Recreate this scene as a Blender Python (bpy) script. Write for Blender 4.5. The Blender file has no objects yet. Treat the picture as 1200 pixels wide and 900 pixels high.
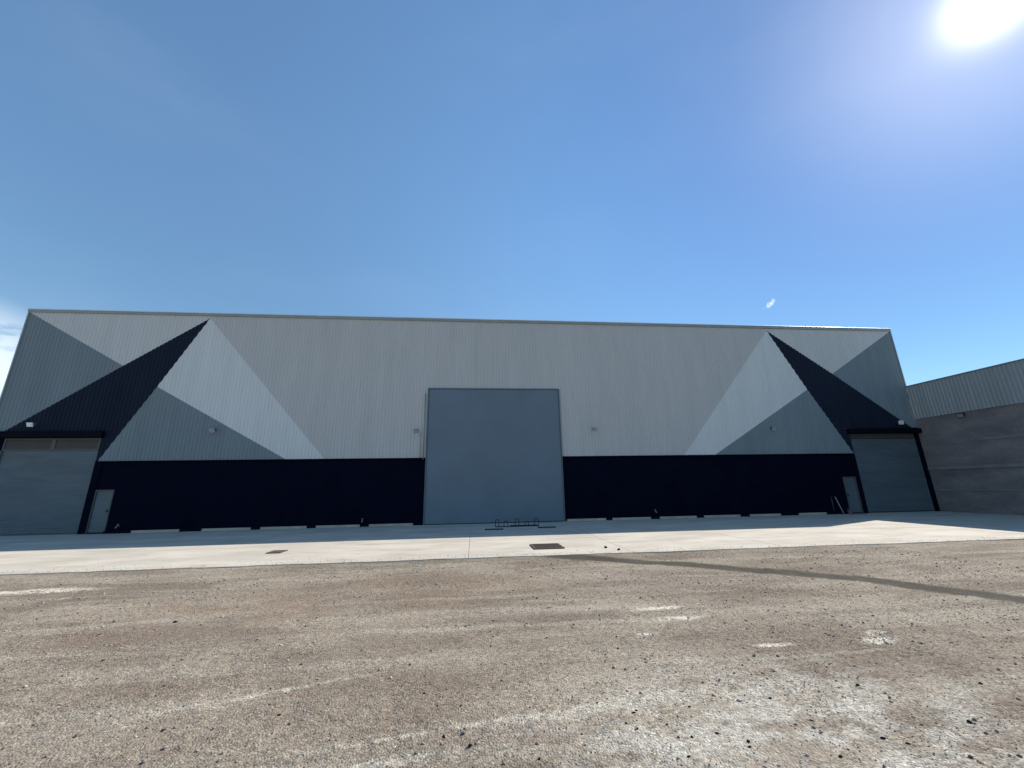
import bpy, bmesh, math, random
import numpy as np
from mathutils import Vector, Matrix

random.seed(7)
rng = np.random.default_rng(11)
S = bpy.context.scene
COL = S.collection

# ------------------------------------------------------------------ camera
CAM = Vector((0, 0, 1.8))
YAW, PITCH, ROLL = 0.099, 0.259, -0.018
fw = Vector((math.sin(YAW) * math.cos(PITCH), math.cos(YAW) * math.cos(PITCH), math.sin(PITCH)))
rt = Vector((math.cos(YAW), -math.sin(YAW), 0))
up = rt.cross(fw)
rr = rt * math.cos(ROLL) + up * math.sin(ROLL)
uu = up * math.cos(ROLL) - rt * math.sin(ROLL)
cd = bpy.data.cameras.new('camera')
cam = bpy.data.objects.new('camera', cd)
COL.objects.link(cam)
m = Matrix((rr, uu, -fw)).transposed().to_4x4()
m.translation = CAM
cam.matrix_world = m
cd.sensor_width = 36
cd.lens = 457.0 / 1200 * 36
cd.clip_start = 0.05
cd.clip_end = 3000
S.camera = cam

# ------------------------------------------------------------------ light
SUN = Vector((1.105, 0.500, 1.0)).normalized()
EL = math.asin(SUN.z)
AZ = math.atan2(SUN.x, SUN.y)
sl = bpy.data.lights.new('sun', 'SUN')
sl.energy = 5.0
sl.angle = math.radians(0.5)
sl.color = (1.0, 0.94, 0.86)
so = bpy.data.objects.new('sun', sl)
COL.objects.link(so)
so.rotation_euler = (-SUN).to_track_quat('-Z', 'Y').to_euler()
so.location = (20, 10, 30)

W = bpy.data.worlds.new("World")
S.world = W
W.use_nodes = True
nt = W.node_tree
nt.nodes.clear()


def wn(t, **k):
    n = nt.nodes.new(t)
    for a, b in k.items():
        setattr(n, a, b)
    return n


def wmath(op, a, b=None, clamp=False):
    n = wn('ShaderNodeMath', operation=op, use_clamp=clamp)
    for i, v in enumerate((a, b)):
        if v is None:
            continue
        if isinstance(v, (int, float)):
            n.inputs[i].default_value = v
        else:
            nt.links.new(v, n.inputs[i])
    return n.outputs[0]


def wdot(direction):
    n = wn('ShaderNodeVectorMath', operation='DOT_PRODUCT')
    nt.links.new(GEO, n.inputs[0])
    n.inputs[1].default_value = direction
    return n.outputs['Value']


sky = wn('ShaderNodeTexSky', sky_type='NISHITA')
sky.sun_disc = False
sky.sun_elevation = EL
sky.sun_rotation = AZ
sky.air_density = 1.0
sky.dust_density = 0.03
sky.ozone_density = 1.0
tc = wn('ShaderNodeTexCoord')
GEO = tc.outputs['Generated']
tint = wn('ShaderNodeMix', data_type='RGBA', blend_type='MULTIPLY')
tint.inputs[0].default_value = 1
nt.links.new(sky.outputs[0], tint.inputs[6])
tint.inputs[7].default_value = (0.77, 0.955, 1.0, 1)
# clouds: a few bright wisps low in the west and one small cloudlet
nz = wn('ShaderNodeTexNoise')
nz.inputs['Scale'].default_value = 7
nz.inputs['Detail'].default_value = 7
nz.inputs['Roughness'].default_value = 0.6
mp = wn('ShaderNodeMapping')
mp.inputs['Scale'].default_value = (1, 1, 2.6)
nt.links.new(GEO, mp.inputs[0])
nt.links.new(mp.outputs[0], nz.inputs[0])


def cloud(direction, inner, outer, lo, hi):
    d = wdot(Vector(direction).normalized())
    r = wn('ShaderNodeMapRange', interpolation_type='SMOOTHSTEP')
    nt.links.new(d, r.inputs[0])
    r.inputs[1].default_value = math.cos(math.radians(outer))
    r.inputs[2].default_value = math.cos(math.radians(inner))
    n = wn('ShaderNodeMapRange', interpolation_type='SMOOTHSTEP')
    nt.links.new(nz.outputs[0], n.inputs[0])
    n.inputs[1].default_value = lo
    n.inputs[2].default_value = hi
    return wmath('MULTIPLY', r.outputs[0], n.outputs[0])


c1 = cloud((-1.36, 1.08, 0.22), 4, 11, 0.36, 0.52)
# one small torn cloudlet, longer than tall
cdir = Vector((0.7538, 0.8469, 0.4431)).normalized()
ct = Vector((cdir.y, -cdir.x, 0)).normalized()
cu = ct.cross(cdir)
ca, cb_ = (ct * 0.80 + cu * 0.60), (cu * 0.80 - ct * 0.60)
nzc = wn('ShaderNodeTexNoise')
nzc.inputs['Scale'].default_value = 110
nzc.inputs['Detail'].default_value = 4
nt.links.new(GEO, nzc.inputs[0])
wob_ = wmath('MULTIPLY', wmath('SUBTRACT', nzc.outputs[0], 0.5), 2.6)
qa = wmath('MULTIPLY', wdot(ca), 1 / 0.0125)
qa = wmath('SUBTRACT', qa, ca.dot(cdir) / 0.0125)
qb = wmath('MULTIPLY', wdot(cb_), 1 / 0.0050)
qb = wmath('SUBTRACT', qb, cb_.dot(cdir) / 0.0050)
rad_ = wmath('ADD', wmath('SQRT', wmath('ADD', wmath('MULTIPLY', qa, qa), wmath('MULTIPLY', qb, qb))), wob_)
front_ = wmath('GREATER_THAN', wdot(cdir), 0.9)
c2 = wmath('MULTIPLY', front_, wmath('SUBTRACT', 1.15, rad_, clamp=True))
sepg = wn('ShaderNodeSeparateXYZ')
nt.links.new(GEO, sepg.inputs[0])
# thin veil of high haze, streaky
nz2 = wn('ShaderNodeTexNoise')
nz2.inputs['Scale'].default_value = 1.7
nz2.inputs['Detail'].default_value = 6
mp2 = wn('ShaderNodeMapping')
mp2.inputs['Rotation'].default_value = (0.2, 0.5, 0.3)
mp2.inputs['Scale'].default_value = (1, 1.4, 3)
nt.links.new(GEO, mp2.inputs[0])
nt.links.new(mp2.outputs[0], nz2.inputs[0])
veil = wn('ShaderNodeMapRange', interpolation_type='SMOOTHSTEP')
nt.links.new(nz2.outputs[0], veil.inputs[0])
veil.inputs[1].default_value = 0.45
veil.inputs[2].default_value = 0.85
veil.inputs[4].default_value = 0.06
csum = wmath('MAXIMUM', wmath('MAXIMUM', wmath('MULTIPLY', c1, 1.0), wmath('MULTIPLY', c2, 0.9)), veil.outputs[0], clamp=True)
cmix = wn('ShaderNodeMix', data_type='RGBA')
nt.links.new(csum, cmix.inputs[0])
# thin desert air: the forward-scattering peak is narrower than the model's
sd = wdot(SUN)
damp = wmath('POWER', wmath('MAXIMUM', sd, 0.0), 6.0)
dcol = wn('ShaderNodeMix', data_type='RGBA')
nt.links.new(damp, dcol.inputs[0])
dcol.inputs[6].default_value = (1, 1, 1, 1)
dcol.inputs[7].default_value = (0.25, 0.40, 0.58, 1)
dm = wn('ShaderNodeMix', data_type='RGBA', blend_type='MULTIPLY')
dm.inputs[0].default_value = 1
zr = wn('ShaderNodeSeparateXYZ')
nt.links.new(GEO, zr.inputs[0])
zm_ = wn('ShaderNodeMapRange', interpolation_type='SMOOTHSTEP')
nt.links.new(zr.outputs[2], zm_.inputs[0])
zm_.inputs[1].default_value, zm_.inputs[2].default_value = 0.0, 0.75
zm_.inputs[3].default_value, zm_.inputs[4].default_value = 0.66, 1.05
zs_ = wn('ShaderNodeVectorMath', operation='SCALE')
nt.links.new(tint.outputs[2], zs_.inputs[0])
nt.links.new(zm_.outputs[0], zs_.inputs['Scale'])
nt.links.new(zs_.outputs[0], dm.inputs[6])
nt.links.new(dcol.outputs[2], dm.inputs[7])
nt.links.new(dm.outputs[2], cmix.inputs[6])
cmix.inputs[7].default_value = (4.6, 5.3, 5.8, 1)
# the sun's bright aureole


def lobe(a, power):
    p = wmath('POWER', wmath('MAXIMUM', sd, 0.0), power)
    return wmath('MULTIPLY', p, a)


g = wmath('ADD', lobe(8.0, 1300.0), lobe(1.7, 60.0))
g = wmath('ADD', g, lobe(0.7, 14.0))
gc = wn('ShaderNodeMix', data_type='RGBA', blend_type='MULTIPLY')
gc.inputs[0].default_value = 1
cmb = wn('ShaderNodeCombineXYZ')
for i in range(3):
    nt.links.new(g, cmb.inputs[i])
nt.links.new(cmb.outputs[0], gc.inputs[6])
gc.inputs[7].default_value = (1.0, 0.93, 0.86, 1)
add = wn('ShaderNodeMix', data_type='RGBA', blend_type='ADD')
add.inputs[0].default_value = 1
nt.links.new(cmix.outputs[2], add.inputs[6])
nt.links.new(gc.outputs[2], add.inputs[7])
bg = wn('ShaderNodeBackground')
bg.inputs['Strength'].default_value = 0.15
out = wn('ShaderNodeOutputWorld')
nt.links.new(add.outputs[2], bg.inputs['Color'])
nt.links.new(bg.outputs[0], out.inputs['Surface'])

S.view_settings.view_transform = 'Standard'
S.view_settings.look = 'None'
S.view_settings.exposure = 0.4
S.view_settings.gamma = 1.0
S.view_settings.use_curve_mapping = False


# ------------------------------------------------------------------ materials
def mat(name, color, rough=0.7, metal=0.0, var=0.08, scale=1.2, bump=0.0, bscale=40,
        streak=None, spec=0.4, color2=None, fine=0.0):
    """Painted / mineral surface: base colour with soft soiling, optional vertical streaks, fine bump."""
    M = bpy.data.materials.new(name)
    M.use_nodes = True
    t = M.node_tree
    b = t.nodes['Principled BSDF']
    b.inputs['Roughness'].default_value = rough
    b.inputs['Metallic'].default_value = metal
    b.inputs['Specular IOR Level'].default_value = spec
    g_ = t.nodes.new('ShaderNodeNewGeometry')
    mp_ = t.nodes.new('ShaderNodeMapping')
    if streak:
        mp_.inputs['Scale'].default_value = streak
    t.links.new(g_.outputs['Position'], mp_.inputs[0])
    n = t.nodes.new('ShaderNodeTexNoise')
    n.inputs['Scale'].default_value = scale
    n.inputs['Detail'].default_value = 8
    n.inputs['Roughness'].default_value = 0.62
    t.links.new(mp_.outputs[0], n.inputs[0])
    r = t.nodes.new('ShaderNodeValToRGB')
    e = r.color_ramp.elements
    e[0].position, e[1].position = 0.3, 0.7
    c2 = color2 or tuple(c * (1 - 2 * var) for c in color)
    e[0].color = (*c2, 1)
    e[1].color = (*(color if color2 else tuple(min(1, c * (1 + var)) for c in color)), 1)
    t.links.new(n.outputs[0], r.inputs[0])
    src = r.outputs[0]
    if fine:
        n2 = t.nodes.new('ShaderNodeTexNoise')
        n2.inputs['Scale'].default_value = bscale
        n2.inputs['Detail'].default_value = 4
        t.links.new(g_.outputs['Position'], n2.inputs[0])
        mr = t.nodes.new('ShaderNodeMapRange')
        mr.inputs[1].default_value, mr.inputs[2].default_value = 0.3, 0.7
        mr.inputs[3].default_value, mr.inputs[4].default_value = 1 - fine, 1 + fine
        t.links.new(n2.outputs[0], mr.inputs[0])
        mx = t.nodes.new('ShaderNodeMix')
        mx.data_type = 'RGBA'
        mx.blend_type = 'MULTIPLY'
        mx.inputs[0].default_value = 1
        t.links.new(src, mx.inputs[6])
        cb = t.nodes.new('ShaderNodeCombineXYZ')
        for i in range(3):
            t.links.new(mr.outputs[0], cb.inputs[i])
        t.links.new(cb.outputs[0], mx.inputs[7])
        src = mx.outputs[2]
    t.links.new(src, b.inputs['Base Color'])
    if bump:
        n3 = t.nodes.new('ShaderNodeTexNoise')
        n3.inputs['Scale'].default_value = bscale
        n3.inputs['Detail'].default_value = 5
        t.links.new(g_.outputs['Position'], n3.inputs[0])
        bp = t.nodes.new('ShaderNodeBump')
        bp.inputs['Strength'].default_value = bump
        bp.inputs['Distance'].default_value = 0.02
        t.links.new(n3.outputs[0], bp.inputs['Height'])
        t.links.new(bp.outputs[0], b.inputs['Normal'])
    return M


def sheets(M, amount=0.016):
    """Each 1.08 m sheet of cladding has weathered a touch differently."""
    t = M.node_tree
    b = t.nodes['Principled BSDF']
    src = b.inputs['Base Color'].links[0].from_socket
    g_ = t.nodes.new('ShaderNodeNewGeometry')
    sp = t.nodes.new('ShaderNodeSeparateXYZ')
    t.links.new(g_.outputs['Position'], sp.inputs[0])
    ad = t.nodes.new('ShaderNodeMath')
    ad.operation = 'ADD'
    t.links.new(sp.outputs[0], ad.inputs[0])
    t.links.new(sp.outputs[1], ad.inputs[1])
    dv = t.nodes.new('ShaderNodeMath')
    dv.operation = 'DIVIDE'
    t.links.new(ad.outputs[0], dv.inputs[0])
    dv.inputs[1].default_value = 1.08
    fl = t.nodes.new('ShaderNodeMath')
    fl.operation = 'FLOOR'
    t.links.new(dv.outputs[0], fl.inputs[0])
    w_ = t.nodes.new('ShaderNodeTexWhiteNoise')
    w_.noise_dimensions = '1D'
    t.links.new(fl.outputs[0], w_.inputs['W'])
    mr = t.nodes.new('ShaderNodeMapRange')
    t.links.new(w_.outputs['Value'], mr.inputs[0])
    mr.inputs[3].default_value, mr.inputs[4].default_value = 1 - amount, 1 + amount
    sc = t.nodes.new('ShaderNodeVectorMath')
    sc.operation = 'SCALE'
    t.links.new(src, sc.inputs[0])
    t.links.new(mr.outputs[0], sc.inputs['Scale'])
    t.links.new(sc.outputs[0], b.inputs['Base Color'])


VS = (1.0, 1.0, 0.12)
MAT = dict(
    grey=mat('warm_grey_paint', (0.53, 0.51, 0.498), 0.65, spec=0.25, var=0.028, scale=2.2, streak=VS),
    pale=mat('pale_grey_paint', (0.655, 0.65, 0.645), 0.65, spec=0.25, var=0.028, scale=2.2, streak=VS),
    soft=mat('soft_grey_paint', (0.60, 0.58, 0.565), 0.65, spec=0.25, var=0.028, scale=2.2, streak=VS),
    slate=mat('slate_paint', (0.210, 0.246, 0.268), 0.7, spec=0.15, var=0.05, scale=1.6, streak=VS),
    navy=mat('navy_paint', (0.011, 0.016, 0.034), 0.7, spec=0.15, var=0.1, scale=2.0, streak=VS),
    base=mat('navy_wall_paint', (0.0032, 0.0045, 0.0145), 0.9, var=0.12, scale=1.5, spec=0.04),
    black=mat('black_trim', (0.003, 0.004, 0.009), 0.8, spec=0.08),
    door=mat('slate_door_paint', (0.140, 0.182, 0.225), 0.45, var=0.06, scale=0.5, spec=0.3),
    shutter=mat('slate_shutter_paint', (0.108, 0.134, 0.156), 0.5, var=0.10, scale=0.9, streak=(0.5, 1, 3)),
    header=mat('dusty_brown_panel', (0.070, 0.062, 0.060), 0.7, var=0.1),
    header_edge=mat('dusty_grey_frame', (0.105, 0.10, 0.10), 0.6, var=0.1),
    cap=mat('galvanised_cap', (0.30, 0.32, 0.32), 0.45, metal=0.3, var=0.06),
    capb=mat('bright_cap', (0.62, 0.66, 0.66), 0.4, metal=0.2, var=0.05),
    plinth=mat('cream_concrete', (0.50, 0.42, 0.32), 0.85, var=0.12, scale=2, bump=0.2),
    steel=mat('dark_steel', (0.022, 0.038, 0.062), 0.5, metal=0.3),
    lampg=mat('grey_housing', (0.33, 0.36, 0.38), 0.45, metal=0.3),
    lampd=mat('dark_housing', (0.03, 0.035, 0.04), 0.5),
    white=mat('white_housing', (0.80, 0.81, 0.82), 0.4),
    lens=mat('lamp_glass', (0.35, 0.38, 0.42), 0.12, spec=0.8),
    pale_post=mat('pale_metal', (0.35, 0.34, 0.36), 0.5, metal=0.2),
    red=mat('dull_red_plastic', (0.20, 0.10, 0.12), 0.6),
    wingm=mat('wing_sheet', (0.34, 0.345, 0.345), 0.55, var=0.1, scale=1.4, streak=VS),
    wingw=mat('rough_plaster', (0.265, 0.220, 0.21), 0.9, var=0.25, scale=0.9,
              streak=(1, 0.5, 1.3), bump=0.5, bscale=9, fine=0.12, color2=(0.145, 0.120, 0.125)),
    beam=mat('pale_tie_beam', (0.24, 0.208, 0.205), 0.85, var=0.12, scale=1.5, bump=0.3, bscale=12),
    roof=mat('roof_sheet', (0.45, 0.45, 0.45), 0.5, metal=0.3),
    grate=mat('rusty_grate', (0.13, 0.105, 0.085), 0.7, metal=0.4, var=0.2, scale=8),
    clod=mat('dark_clod', (0.022, 0.019, 0.016), 1.0, spec=0.02, var=0.25, scale=30),
    chip=mat('plaster_chip', (0.60, 0.54, 0.43), 0.9, var=0.08, scale=20),
    pit=mat('drain_pit', (0.01, 0.01, 0.01), 0.9),
)


for k_ in ('grey', 'pale', 'soft', 'slate', 'wingm'):
    sheets(MAT[k_])


# ------------------------------------------------------------------ mesh helpers
def link(name, me, parent=None, material=None, smooth=False):
    if material:
        me.materials.append(material)
    if smooth:
        me.polygons.foreach_set('use_smooth', [True] * len(me.polygons))
    o = bpy.data.objects.new(name, me)
    COL.objects.link(o)
    if parent:
        o.parent = parent
    return o


def box(bm, x0, x1, y0, y1, z0, z1):
    vs = [bm.verts.new((x, y, z)) for z in (z0, z1) for y in (y0, y1) for x in (x0, x1)]
    for f in ((0, 2, 3, 1), (4, 5, 7, 6), (0, 1, 5, 4), (2, 6, 7, 3), (0, 4, 6, 2), (1, 3, 7, 5)):
        bm.faces.new([vs[i] for i in f])


def finish(name, bm, material, parent=None, bevel=0.0, smooth=False):
    if bevel:
        bmesh.ops.bevel(bm, geom=bm.edges[:], offset=bevel, segments=1, affect='EDGES', clamp_overlap=True)
    me = bpy.data.meshes.new(name)
    bm.to_mesh(me)
    bm.free()
    return link(name, me, parent, material, smooth)


def boxes(name, bxs, material, parent=None, bevel=0.0):
    bm = bmesh.new()
    for b in bxs:
        box(bm, *b)
    return finish(name, bm, material, parent, bevel)


def tube(bm, pts, r, n=8):
    """Tube along a polyline."""
    rings = []
    pts = [Vector(p) for p in pts]
    for i, p in enumerate(pts):
        d = (pts[min(i + 1, len(pts) - 1)] - pts[max(i - 1, 0)]).normalized()
        a = d.orthogonal().normalized() if i == 0 else (rings_a - d * rings_a.dot(d)).normalized()
        rings_a = a
        b = d.cross(a)
        rings.append([bm.verts.new(p + a * r * math.cos(2 * math.pi * k / n) + b * r * math.sin(2 * math.pi * k / n))
                      for k in range(n)])
    for i in range(len(rings) - 1):
        for k in range(n):
            bm.faces.new([rings[i][k], rings[i][(k + 1) % n], rings[i + 1][(k + 1) % n], rings[i + 1][k]])
    bm.faces.new(rings[0][::-1])
    bm.faces.new(rings[-1])


def empty(name, loc, label=None, cat=None, group=None, kind=None):
    o = bpy.data.objects.new(name, None)
    o.location = loc
    o.empty_display_size = 0.3
    COL.objects.link(o)
    return tag(o, label, cat, group, kind)


def tag(o, label=None, cat=None, group=None, kind=None):
    for k, v in (('label', label), ('category', cat), ('group', group), ('kind', kind)):
        if v:
            o[k] = v
    return o


def clip_half(poly, x, keep_right):
    res = []
    for i in range(len(poly)):
        a, b = poly[i], poly[(i + 1) % len(poly)]
        ia = a[0] >= x if keep_right else a[0] <= x
        ib = b[0] >= x if keep_right else b[0] <= x
        if ia:
            res.append(a)
        if ia != ib:
            t = (x - a[0]) / (b[0] - a[0])
            res.append((x, a[1] + t * (b[1] - a[1])))
    return res


PITCH_R, DEPTH_R = 0.18, 0.028


def rib_depth(x):
    """Trapezoidal sheet profile: 0 = valley, 1 = crown."""
    t = (x / PITCH_R) % 1.0
    if t < 0.40:
        return 0.0
    if t < 0.55:
        return (t - 0.40) / 0.15
    if t < 0.85:
        return 1.0
    return (1.0 - t) / 0.15


def corrugated(name, polys, place, material, parent, label=None):
    """Ribbed sheet filling convex polygons in (u, z); place(u, z, depth) -> xyz."""
    verts, faces = [], []
    idx = {}

    def vid(p):
        key = (round(p[0], 4), round(p[1], 4))
        if key not in idx:
            idx[key] = len(verts)
            verts.append(place(p[0], p[1], rib_depth(p[0] + 1e-7) * DEPTH_R))
        return idx[key]
    for poly in polys:
        u0, u1 = min(p[0] for p in poly), max(p[0] for p in poly)
        cuts = []
        k = math.floor(u0 / PITCH_R) - 1
        while k * PITCH_R < u1:
            for t in (0, 0.40, 0.55, 0.85):
                cuts.append((k + t) * PITCH_R)
            k += 1
        for a, b in zip(cuts[:-1], cuts[1:]):
            if b <= u0 + 1e-5 or a >= u1 - 1e-5:
                continue
            q = clip_half(poly, a, True)
            if len(q) > 2:
                q = clip_half(q, b, False)
            if len(q) < 3:
                continue
            ids = []
            for p in q:
                v = vid(p)
                if v not in ids:
                    ids.append(v)
            if len(ids) > 2:
                faces.append(ids)
    me = bpy.data.meshes.new(name)
    me.from_pydata(verts, [], faces)
    me.validate()
    bm = bmesh.new()
    bm.from_mesh(me)
    bmesh.ops.recalc_face_normals(bm, faces=bm.faces)
    bm.to_mesh(me)
    bm.free()
    o = link(name, me, parent, material)
    if label:
        o['label'] = label
    return o


# ------------------------------------------------------------------ numpy noise
def vnoise(x, y, seed=0):
    xi, yi = np.floor(x).astype(np.int64), np.floor(y).astype(np.int64)
    xf, yf = x - xi, y - yi
    u, v = xf * xf * (3 - 2 * xf), yf * yf * (3 - 2 * yf)

    def h(a, b):
        n = (a * 374761393 + b * 668265263 + seed * 982451653) & 0xFFFFFFFF
        n = ((n ^ (n >> 13)) * 1274126177) & 0xFFFFFFFF
        n = n ^ (n >> 16)
        return (n & 0xFFFF) / 65535.0
    return (h(xi, yi) * (1 - u) + h(xi + 1, yi) * u) * (1 - v) + (h(xi, yi + 1) * (1 - u) + h(xi + 1, yi + 1) * u) * v


def fbm(x, y, o=4, seed=0):
    s, a, t = 0.0, 1.0, 0.0
    for i in range(o):
        s = s + a * vnoise(x * 2 ** i, y * 2 ** i, seed + i)
        t += a
        a *= 0.55
    return s / t - 0.5


D = 21.654          # facade plane
XL, XR = -23.84, 27.38
YK = 11.30          # front edge of the concrete apron
GZ = -0.075         # gravel level; the apron's top is z = 0

# centre line of the darker strip across the gravel
STRIP = [(2.0, 11.55), (2.44, 11.28), (5.07, 9.84), (7.63, 7.9), (8.75, 6.08), (9.6, 4.2), (10.2, 2.0)]


def strip_dist(x, y):
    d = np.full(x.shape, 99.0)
    for (ax, ay), (bx, by) in zip(STRIP[:-1], STRIP[1:]):
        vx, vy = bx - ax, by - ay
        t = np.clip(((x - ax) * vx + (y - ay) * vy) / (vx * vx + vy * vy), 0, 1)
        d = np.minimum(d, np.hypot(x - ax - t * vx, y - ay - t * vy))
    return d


def ground_h(x, y):
    near = np.clip(1.3 - np.hypot(x - 1, y - 5) / 40, 0.0, 1)
    ca, sa = math.cos(0.35), math.sin(0.35)
    u, v = x * ca + y * sa, -x * sa + y * ca
    h = 0.05 * fbm(x * 0.35, y * 0.35, 3, 3)
    h = h + 0.045 * fbm(u * 0.4, v * 2.2, 4, 9)
    h = h + 0.022 * fbm(x * 5, y * 5, 4, 17)
    rough = np.clip(fbm(x * 0.6, y * 0.6, 2, 31) * 3 + 0.5, 0, 1)
    h = h + (0.014 + 0.016 * rough) * fbm(x * 17, y * 17, 2, 23)
    td = strip_dist(x, y)
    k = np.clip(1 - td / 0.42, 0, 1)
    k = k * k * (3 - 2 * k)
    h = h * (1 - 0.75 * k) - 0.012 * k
    edge = np.clip((y - 10.6) / 0.7, 0, 1)
    h = h * (1 - 0.6 * edge) + 0.048 * edge
    h = np.where(y > YK + 0.15, -0.06, h)
    return GZ + h * near


def axis(lo, hi, steps, far):
    """Coordinates: fine inside, growing outside."""
    c = list(steps)
    a = []
    s = 0.1
    p = c[0]
    while p > lo:
        p -= s
        s *= 1.25
        a.append(p)
    b = []
    s = 0.1
    p = c[-1]
    while p < hi:
        p += s
        s *= 1.25
        b.append(p)
    return np.array(a[::-1] + c + b)


gx = axis(-900, 900, list(np.arange(-13, 19, 0.045)), 1)
gy = axis(-900, 1100, list(np.arange(2.2, 6.2, 0.028)) + list(np.arange(6.2, 11.5, 0.055)), 1)
GX, GY = np.meshgrid(gx, gy)
GH = ground_h(GX, GY)
nx, ny = len(gx), len(gy)
co = np.stack([GX, GY, GH], -1).reshape(-1, 3)
i = np.arange(ny - 1)[:, None] * nx + np.arange(nx - 1)[None, :]
quads = np.stack([i, i + 1, i + nx + 1, i + nx], -1).reshape(-1, 4)


def np_mesh(name, co, faces, n):
    me = bpy.data.meshes.new(name)
    me.vertices.add(len(co))
    me.vertices.foreach_set('co', co.astype(np.float32).ravel())
    me.loops.add(len(faces) * n)
    me.loops.foreach_set('vertex_index', faces.astype(np.int32).ravel())
    me.polygons.add(len(faces))
    me.polygons.foreach_set('loop_start', np.arange(len(faces), dtype=np.int32) * n)
    me.update(calc_edges=True)
    return me


# masks stored on the ground's vertices: where the ground colour darkens along the strip
td = strip_dist(GX, GY)
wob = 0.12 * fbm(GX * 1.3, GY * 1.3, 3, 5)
dark_strip = np.clip((0.40 - td + wob) / 0.16, 0, 1)


def gravel_material():
    M = bpy.data.materials.new('gravel_soil')
    M.use_nodes = True
    t = M.node_tree
    b = t.nodes['Principled BSDF']
    b.inputs['Roughness'].default_value = 0.95
    b.inputs['Specular IOR Level'].default_value = 0.1
    L = t.links.new
    g_ = t.nodes.new('ShaderNodeNewGeometry')
    P = g_.outputs['Position']

    def noise(scale, detail=4, rough=0.55, vec=None, mscale=None, rot=0.0):
        n = t.nodes.new('ShaderNodeTexNoise')
        n.inputs['Scale'].default_value = scale
        n.inputs['Detail'].default_value = detail
        n.inputs['Roughness'].default_value = rough
        if mscale:
            mp_ = t.nodes.new('ShaderNodeMapping')
            mp_.inputs['Rotation'].default_value = (0, 0, rot)
            mp_.inputs['Scale'].default_value = mscale
            L(P, mp_.inputs[0])
            L(mp_.outputs[0], n.inputs[0])
        else:
            L(P, n.inputs[0])
        return n.outputs[0]

    def rng_(v, a, b_, c=0.0, d=1.0, smooth=True):
        n = t.nodes.new('ShaderNodeMapRange')
        if smooth:
            n.interpolation_type = 'SMOOTHSTEP'
        L(v, n.inputs[0])
        for k, q in enumerate((a, b_, c, d)):
            n.inputs[k + 1].default_value = q
        return n.outputs[0]

    def mix(f, a, c, mode='MIX'):
        n = t.nodes.new('ShaderNodeMix')
        n.data_type = 'RGBA'
        n.blend_type = mode
        for s, v in ((0, f), (6, a), (7, c)):
            if isinstance(v, tuple):
                n.inputs[s].default_value = (*v, 1)
            elif isinstance(v, (int, float)):
                n.inputs[s].default_value = v
            else:
                L(v, n.inputs[s])
        return n.outputs[2]

    def mul(a, c):
        n = t.nodes.new('ShaderNodeMath')
        n.operation = 'MULTIPLY'
        for k, v in enumerate((a, c)):
            if isinstance(v, (int, float)):
                n.inputs[k].default_value = v
            else:
                L(v, n.inputs[k])
        return n.outputs[0]

    def blob(x, y, rx, ry, rot=0.0):
        """Soft elliptical zone on the ground."""
        mp_ = t.nodes.new('ShaderNodeMapping')
        mp_.vector_type = 'TEXTURE'
        mp_.inputs['Location'].default_value = (x, y, GZ)
        mp_.inputs['Rotation'].default_value = (0, 0, rot)
        mp_.inputs['Scale'].default_value = (rx, ry, 1)
        L(P, mp_.inputs[0])
        ln = t.nodes.new('ShaderNodeVectorMath')
        ln.operation = 'LENGTH'
        L(mp_.outputs[0], ln.inputs[0])
        return rng_(ln.outputs['Value'], 1.0, 0.2)
    col = mix(rng_(noise(0.35, 6, 0.6, mscale=(1, 2.4, 1), rot=-0.25), 0.35, 0.65),
              (0.215, 0.172, 0.130), (0.335, 0.285, 0.220))
    # reddish zone
    col = mix(mul(blob(-2.2, 8.2, 6.5, 2.6, 0.1), mul(rng_(noise(0.8, 5, mscale=(1, 2.5, 1), rot=-0.2), 0.35, 0.65), 0.6)), col, (0.26, 0.185, 0.13))
    col = mix(mul(blob(4.2, 8.6, 3.0, 1.6, 0.1), 0.45), col, (0.24, 0.195, 0.16))
    # drag and tyre streaks, pale dust
    st = rng_(noise(1.0, 7, 0.65, mscale=(0.16, 2.2, 1), rot=-0.38), 0.50, 0.64)
    col = mix(mul(st, 0.45), col, (0.42, 0.38, 0.30))
    st2 = rng_(noise(0.9, 6, 0.6, mscale=(0.14, 1.8, 1), rot=-0.22), 0.50, 0.66)
    col = mix(mul(st2, 0.40), col, (0.135, 0.115, 0.090))
    # pale compacted dust in the lower right foreground
    pz = mul(blob(2.6, 3.3, 3.1, 1.9, 0.1), rng_(noise(2.2, 8, 0.68, mscale=(1, 1.5, 1), rot=0.5), 0.40, 0.60))
    col = mix(mul(pz, 0.75), col, (0.52, 0.49, 0.42))
    # long pale ridge at the bottom
    for (x, y, rx, ry, r_) in ((-0.9, 3.38, 1.3, 0.07, 0.10), (-0.25, 3.75, 1.6, 0.06, 0.14), (-2.0, 4.6, 1.4, 0.07, 0.32), (1.0, 3.9, 1.3, 0.09, 0.2)):
        col = mix(mul(blob(x, y, rx, ry, r_), rng_(noise(9, 5), 0.35, 0.6, 0.1, 0.8)), col, (0.50, 0.46, 0.38))
    # plaster residue
    for (x, y, rx, ry, r_) in ((4.92, 4.95, 0.34, 0.16, 0.1), (5.15, 5.2, 0.3, 0.1, 0.3), (2.23, 5.58, 0.2, 0.07, 0.0),
                               (3.0, 6.1, 0.55, 0.16, 0.1), (2.9, 6.6, 0.6, 0.12, 0.1), (-9.2, 9.6, 2.2, 0.28, 0.05), (3.6, 5.0, 0.35, 0.08, 0.0)):
        col = mix(mul(blob(x, y, rx, ry, r_), rng_(noise(7, 6, 0.7), 0.42, 0.50, 0.0, 0.95)), col, (0.66, 0.60, 0.49))
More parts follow.
